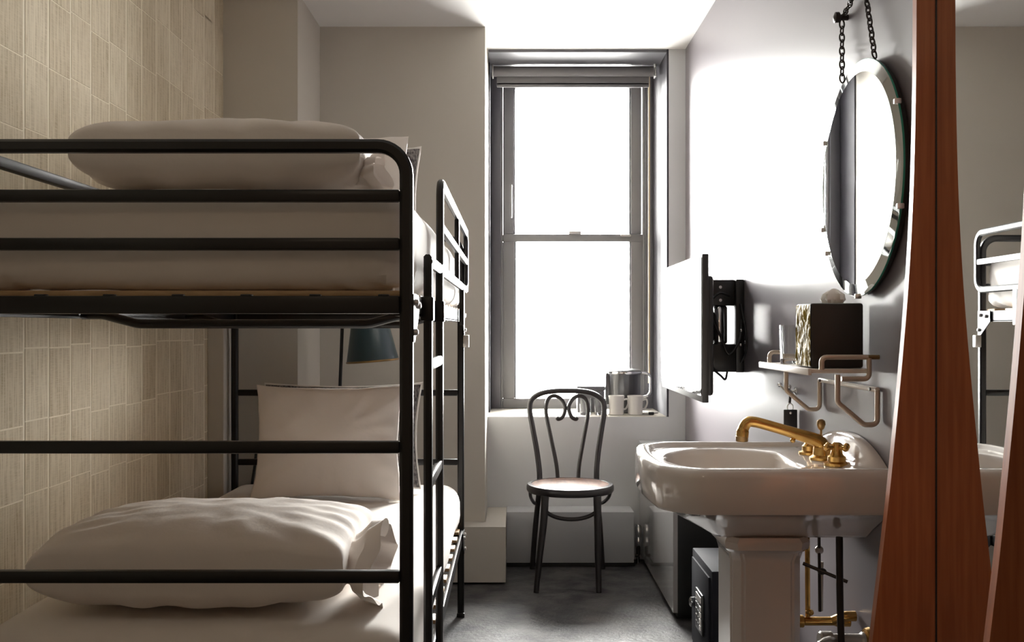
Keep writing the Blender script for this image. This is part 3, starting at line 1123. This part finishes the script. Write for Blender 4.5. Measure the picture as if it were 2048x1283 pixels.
# ------------------------------------------------------------------ wall shelf, tissue box, tumblers
sh = thing('wall_shelf', (.80, 2.62, 1.08), 'small wall shelf of pale enamel on bent champagne tube brackets above the sink', 'shelf')
YN, YF = 2.385, 2.87
link_mesh('shelf_board', BX(.712, .858, YN + .01, YF - .005, 1.071, 1.081, bev=.002), M_shelf, sh)
link_mesh('front_lip', BX(.704, .713, YN + .005, YF, 1.066, 1.083, bev=.002), M_shelf, sh)
rt = .0062
for y, nm in ((YN, 'bracket'), (YF - .035, 'bracket')):
    pts = fillet([(.773, y, 1.068), (.773, y, 1.002), (.836, y, .949), (.868, y, .949), (.868, y, 1.032)], .014, 5)
    link_mesh('bracket', tube(pts, rt, 10), M_beige, sh)
for y in (YN, YF):
    pts = fillet([(.735, y, 1.080), (.735, y, 1.110), (.845, y, 1.110)], .012, 5)
    link_mesh('side_rail', tube(pts, rt, 10), M_beige, sh)
    link_mesh('rail_end', tube([(.845, y, 1.110), (.872, y, 1.110)], rt * .9, 10), M_dbrass, sh)
pts = fillet([(.782, YN, 1.058), (.848, YN, 1.058), (.848, YN, 1.108)], .012, 5)
link_mesh('rail_return', tube(pts, rt, 10), M_beige, sh)
pts = [(.868, YN, 1.032), (.868, YF - .035, 1.032)]
link_mesh('wall_rail', tube(pts, rt, 10), M_shelf, sh)
for y in (YN + .03, YF - .06):
    link_mesh('screw', xform(lathe([(.004, 0), (.004, .004)], 0, 0, 8, axis=Matrix.Rotation(-PI / 2, 3, 'Y')), Matrix.Translation((.8625, y, 1.032))), M_iron, sh)

tb = thing('tissue_box', (.79, 2.50, 1.081), 'square dark tissue box with crinkled gold side on the wall shelf', 'tissue box')
TX0, TX1, TY0, TY1, TZ0, TZ1 = .722, .853, 2.435, 2.565, 1.082, 1.240
link_mesh('box_body', BX(TX0 + .002, TX1, TY0, TY1, TZ0, TZ1, bev=.006), M_card, tb)
bm = B()
n = 14
g = [[bm.verts.new((TX0 + .0015 - .007 * abs(noise.noise(Vector((i * .9, j * .35, 3.3)))) * (0 < i < n) * (0 < j < n), TY0 + .003 + (TY1 - TY0 - .006) * i / n, TZ0 + .003 + (TZ1 - TZ0 - .006) * j / n)) for j in range(n + 1)] for i in range(n + 1)]
for i in range(n):
    for j in range(n):
        bm.faces.new((g[i][j], g[i + 1][j], g[i + 1][j + 1], g[i][j + 1]))
link_mesh('gold_side', bm, M_gold, tb, smooth=False)['label'] = 'crinkled gold foil side'
bm = lathe([(.020, 0), (.026, .012), (.022, .026), (.010, .036), (.003, .040)], 0, 0, 24)
for v in bm.verts:
    a = math.atan2(v.co.y, v.co.x)
    k = 1 + .28 * math.sin(5 * a + v.co.z * 60)
    v.co.x *= k
    v.co.y *= k
link_mesh('tissue', xform(bm, Matrix.Translation((.80, 2.50, TZ1 - .002))), M_tissue, tb)


def tumbler(x, y, z, r, hgt):
    return lathe([(r * .86, z), (r * .90, z + .004), (r, z + hgt), (r - .0035, z + hgt), (r * .86 - .0035, z + .014), (.002, z + .013)], x, y, 24)


t1 = link_mesh('tumbler', tumbler(.758, 2.745, 1.0815, .028, .106), M_glass, base=True)
tag(t1, 'tall clear glass tumbler beside the gold side of the tissue box', 'glass')

# robe hook and tag
hk = thing('wall_hook', (.870, 3.10, 1.0), 'small chrome two-pronged hook on the dark wall above the faucet', 'hook')
link_mesh('hook_plate', xform(lathe([(.012, 0), (.012, .006), (.006, .010)], 0, 0, 16, axis=Matrix.Rotation(-PI / 2, 3, 'Y')), Matrix.Translation((.8765, 3.09, .985))), M_chrome, hk)
for d in (-1, 1):
    link_mesh('prong', tube(spline([(.868, 3.09, .985), (.850, 3.09 + d * .020, .985), (.838, 3.09 + d * .050, 1.000)], 5), .004, 8), M_chrome, hk)
    link_mesh('prong_tip', sph(B(), (.837, 3.09 + d * .052, 1.001), .0075), M_chrome, hk)
link_mesh('hook_stem', tube([(.857, 3.09, .985), (.853, 3.09, .945)], .004, 8), M_iron, hk)
tg = thing('hanging_tag', (.850, 3.085, .87), 'small black tag hanging from the chrome hook behind the faucet', 'tag')
link_mesh('tag_board', BX(.832, .878 - .004, 3.078, 3.084, .862, .928, bev=.002), M_black, tg)
link_mesh('tag_loop', tube([(.853 + .009 * math.cos(a * PI / 8), 3.084, .935 + .012 * math.sin(a * PI / 8)) for a in range(16)], .002, 6, closed=True), M_zinc, tg)
link_mesh('tag_stud', sph(B(), (.853, 3.078, .918), .004), M_zinc, tg)

# ------------------------------------------------------------------ round mirror on chains
MY, MZ, MR, MX = 2.482, 1.548, .290, .850
mr = thing('round_mirror', (.86, MY, MZ - MR), 'round frameless mirror hung on dark chains from the dark wall', 'mirror')
ry = Matrix.Rotation(-PI / 2, 3, 'Y')
TM = Matrix.Translation((MX, MY, MZ))
link_mesh('mirror_glass', xform(lathe([(MR - .030, 0), (.001, .0001)], 0, 0, 96, axis=ry, cap=False), TM), M_mirror, mr)
link_mesh('mirror_bevel', xform(lathe([(MR, -.0045), (MR - .003, -.0042), (MR - .031, -.0004), (MR - .030, 0)], 0, 0, 96, axis=ry, cap=False), TM), M_bevel, mr)
link_mesh('glass_edge', xform(lathe([(MR, -.009), (MR + .0008, -.0088), (MR + .0008, -.0047), (MR, -.0045)], 0, 0, 96, axis=ry, cap=False), TM), M_edge, mr)
link_mesh('backing', xform(lathe([(MR - .004, -.020), (MR - .002, -.010)], 0, 0, 64, axis=ry), TM), M_dark, mr)
for k, a in enumerate((28, 152, 200, 215, 340, 270)):
    a = math.radians(a)
    c = Vector((MX, MY - MR * math.cos(a), MZ + MR * math.sin(a)))
    link_mesh('clip', BX(c.x - .003, c.x + .012, c.y - .006, c.y + .006, c.z - .006, c.z + .006, bev=.002), M_zinc, mr)

link_bm = None


def chain_path(p0, p1, n, sag=0.0):
    a, b = Vector(p0), Vector(p1)
    return [a.lerp(b, i / n) - Vector((0, 0, sag * math.sin(PI * i / n))) for i in range(n + 1)]


proto = None


def chain(p0, p1, sag=0.0):
    global proto
    L_ = (Vector(p1) - Vector(p0)).length
    n = max(2, int(L_ / .0175))
    P = chain_path(p0, p1, n, sag)
    for i in range(n):
        a, b = P[i], P[i + 1]
        c = (a + b) / 2
        q = (b - a).to_track_quat('Z', 'Y')
        if proto is None:
            pts = []
            for k in range(16):
                t = 2 * PI * k / 16
                pts.append((.0066 * math.cos(t), 0, .0126 * math.sin(t)))
            proto = link_mesh('chain_link', tube(pts, .0022, 6, closed=True), M_iron, None)
            o_ = proto
        else:
            o_ = proto.copy()
            COL.objects.link(o_)
        o_.parent = None
        o_.rotation_mode = 'QUATERNION'
        o_.rotation_quaternion = q @ Matrix.Rotation(PI / 2 * (i % 2) + .5, 3, 'Z').to_quaternion()
        o_.location = c
        WORLD[o_.name] = c.copy()
        put(o_, mr)


xc = .862
chain((.855, MY + .120, MZ + .272), (xc, 2.625, 1.985))
chain((xc, 2.62, 1.995), (xc, 2.47, 2.060), .012)
chain((.855, MY - .115, MZ + .272), (xc, 2.47, 2.060))
for y, z in ((2.622, 1.993), (2.47, 2.064)):
    hb = xform(lathe([(.008, 0), (.008, .020), (.014, .024), (.014, .034), (.004, .038)], 0, 0, 14, axis=ry), Matrix.Translation((.8765, y, z)))
    link_mesh('wall_peg', hb, M_iron, mr)

# ------------------------------------------------------------------ tall mirror with tapered wooden fins
XM = .850
tm = thing('tall_mirror', (.865, 1.78, 0), 'tall wall mirror between flaring orange-brown wooden fins at the right', 'mirror')
link_mesh('mirror_glass', BX(XM, XM + .006, 1.555, 2.032, .02, 2.30), M_mirror, tm, smooth=False)
link_mesh('backboard', BX(XM + .006, XR - .001, 1.54, 2.036, .0, 2.32), M_dark, tm, smooth=False)
finp = [(0, .192), (.25, .162), (.40, .145), (.548, .128), (.635, .118), (.723, .1075), (.83, .095), (.934, .0845), (1.085, .070), (1.235, .0575), (1.37, .049), (1.507, .0435), (1.68, .040), (1.839, .039), (2.32, .037)]
fs_ = []
for i in range(len(finp) - 1):
    fs_.append(finp[i])
fs_ = spline([(p, z, 0) for z, p in finp], 4)


def fin(y0, y1):
    bm = B()
    A = []
    for p in fs_:
        A.append([bm.verts.new((XM - p.x, y0, p.y)), bm.verts.new((XM - p.x, y1, p.y)), bm.verts.new((XM - .0004, y1, p.y)), bm.verts.new((XM - .0004, y0, p.y))])
    for a, c in zip(A, A[1:]):
        for j in range(4):
            bm.faces.new((a[j], a[(j + 1) % 4], c[(j + 1) % 4], c[j]))
    bm.faces.new(A[0][::-1])
    bm.faces.new(A[-1])
    return bm


link_mesh('side_fin', fin(2.012, 2.032), M_wood, tm, smooth=False)
link_mesh('side_fin', fin(1.552, 1.572), M_wood, tm, smooth=False)
for y in (2.010, 1.550):  # thin black strips added as the painted shadow gap where fin meets mirror
    link_mesh('shadow_gap_strip', BX(XM - .0016, XM - .0002, y, y + .023, .02, 2.30), M_dark, tm, smooth=False)

# ------------------------------------------------------------------ things on the window sill
ZS = .7285
jug = thing('coffee_jug', (.58, 5.36, ZS), 'dark ribbed coffee jug with a looped side handle on the window sill', 'jug')
prof = [(.075, ZS), (.080, ZS + .004), (.080, ZS + .03), (.078, ZS + .035), (.086, ZS + .085), (.089, ZS + .20), (.092, ZS + .208), (.092, ZS + .220), (.085, ZS + .226), (.04, ZS + .232), (.008, ZS + .234)]
bm = lathe(prof, 0, 0, 60)
for v in bm.verts:
    if ZS + .05 < v.co.z < ZS + .205:
        a = math.atan2(v.co.y, v.co.x)
        k = 1 - .03 * (.5 + .5 * math.cos(a * 20))
        v.co.x *= k
        v.co.y *= k
link_mesh('jug_body', xform(bm, Matrix.Translation((.595, 5.36, 0))), M_kettle, jug)
link_mesh('jug_spout', BX(.492, .522, 5.345, 5.375, ZS + .04, ZS + .21, bev=.006), M_kettle, jug)
link_mesh('jug_handle', tube(fillet([(.67, 5.36, ZS + .215), (.735, 5.36, ZS + .205), (.735, 5.36, ZS + .095), (.668, 5.36, ZS + .07)], .03, 6), .007, 10), M_chrome, jug)
link_mesh('lid_rim', lathe([(.093, ZS + .207), (.0945, ZS + .212), (.093, ZS + .219)], .595, 5.36, 40, cap=False), M_chrome, jug)
cj = thing('jug_cord', (.75, 5.33, ZS), 'pale power cord end lying on the sill corner beside the jug', 'cord')
link_mesh('cord_line', tube(spline([(.66, 5.21, ZS + .006), (.70, 5.20, ZS + .006), (.735, 5.22, ZS + .006), (.755, 5.24, ZS + .006)], 5), .005, 8), M_zinc, cj)
link_mesh('cord_plug', BX(.700, .728, 5.175, 5.19, ZS, ZS + .016, bev=.004), M_black, cj)

tin = thing('tea_box', (.425, 5.40, ZS), 'grey lidded box standing behind the glasses on the window sill', 'box')
link_mesh('box_body', BX(.342, .486, 5.34, 5.45, ZS, ZS + .115, bev=.004), M_tin, tin)
link_mesh('box_lid', BX(.337, .490, 5.335, 5.455, ZS + .115, ZS + .140, bev=.006), M_tin, tin)


def mug(x, label):
    y = 5.19
    m = thing('mug', (x, y, ZS), label, 'mug', 'mugs on the window sill')
    r, hh = .040, .100
    link_mesh('mug_body', lathe([(r * .86, ZS), (r * .95, ZS + .004), (r * .95, ZS + .030), (r * .98, ZS + .08), (r * 1.04, ZS + hh - .003), (r * 1.03, ZS + hh), (r * .95, ZS + hh - .002), (r * .88, ZS + .012), (.002, ZS + .010)], x, y, 32), M_mug, m)
    link_mesh('mug_handle', tube(spline([(x + .038, y, ZS + .078), (x + .057, y, ZS + .080), (x + .061, y, ZS + .058), (x + .050, y, ZS + .034), (x + .036, y, ZS + .028)], 5), .005, 8), M_mug, m)
    return m


m1 = mug(.534, 'white mug on the sill, left of the pair beside the glasses')
clone(m1, (.098, 0, 0), 'white mug on the sill, right of the pair, in front of the jug')
g1 = link_mesh('sill_tumbler', tumbler(.375, 5.20, ZS, .033, .085), M_glass, base=True)
g1.name = 'tumbler'
tag(g1, 'left clear glass tumbler on the sill seen through the chair back', 'glass', 'glasses on the window sill')
g2 = g1.copy()
COL.objects.link(g2)
g2.location.x += .076
tag(g2, 'right clear glass tumbler on the sill next to the white mugs', 'glass', 'glasses on the window sill')

# ------------------------------------------------------------------ ceiling lamp behind the camera
cl = thing('ceiling_lamp', (-.15, -.35, 2.6), 'flat round ceiling lamp above the door end of the room', 'lamp')
link_mesh('lamp_plate', lathe([(.20, 2.565), (.21, 2.575), (.21, 2.599)], -.15, -.35, 32), M_lamp, cl)
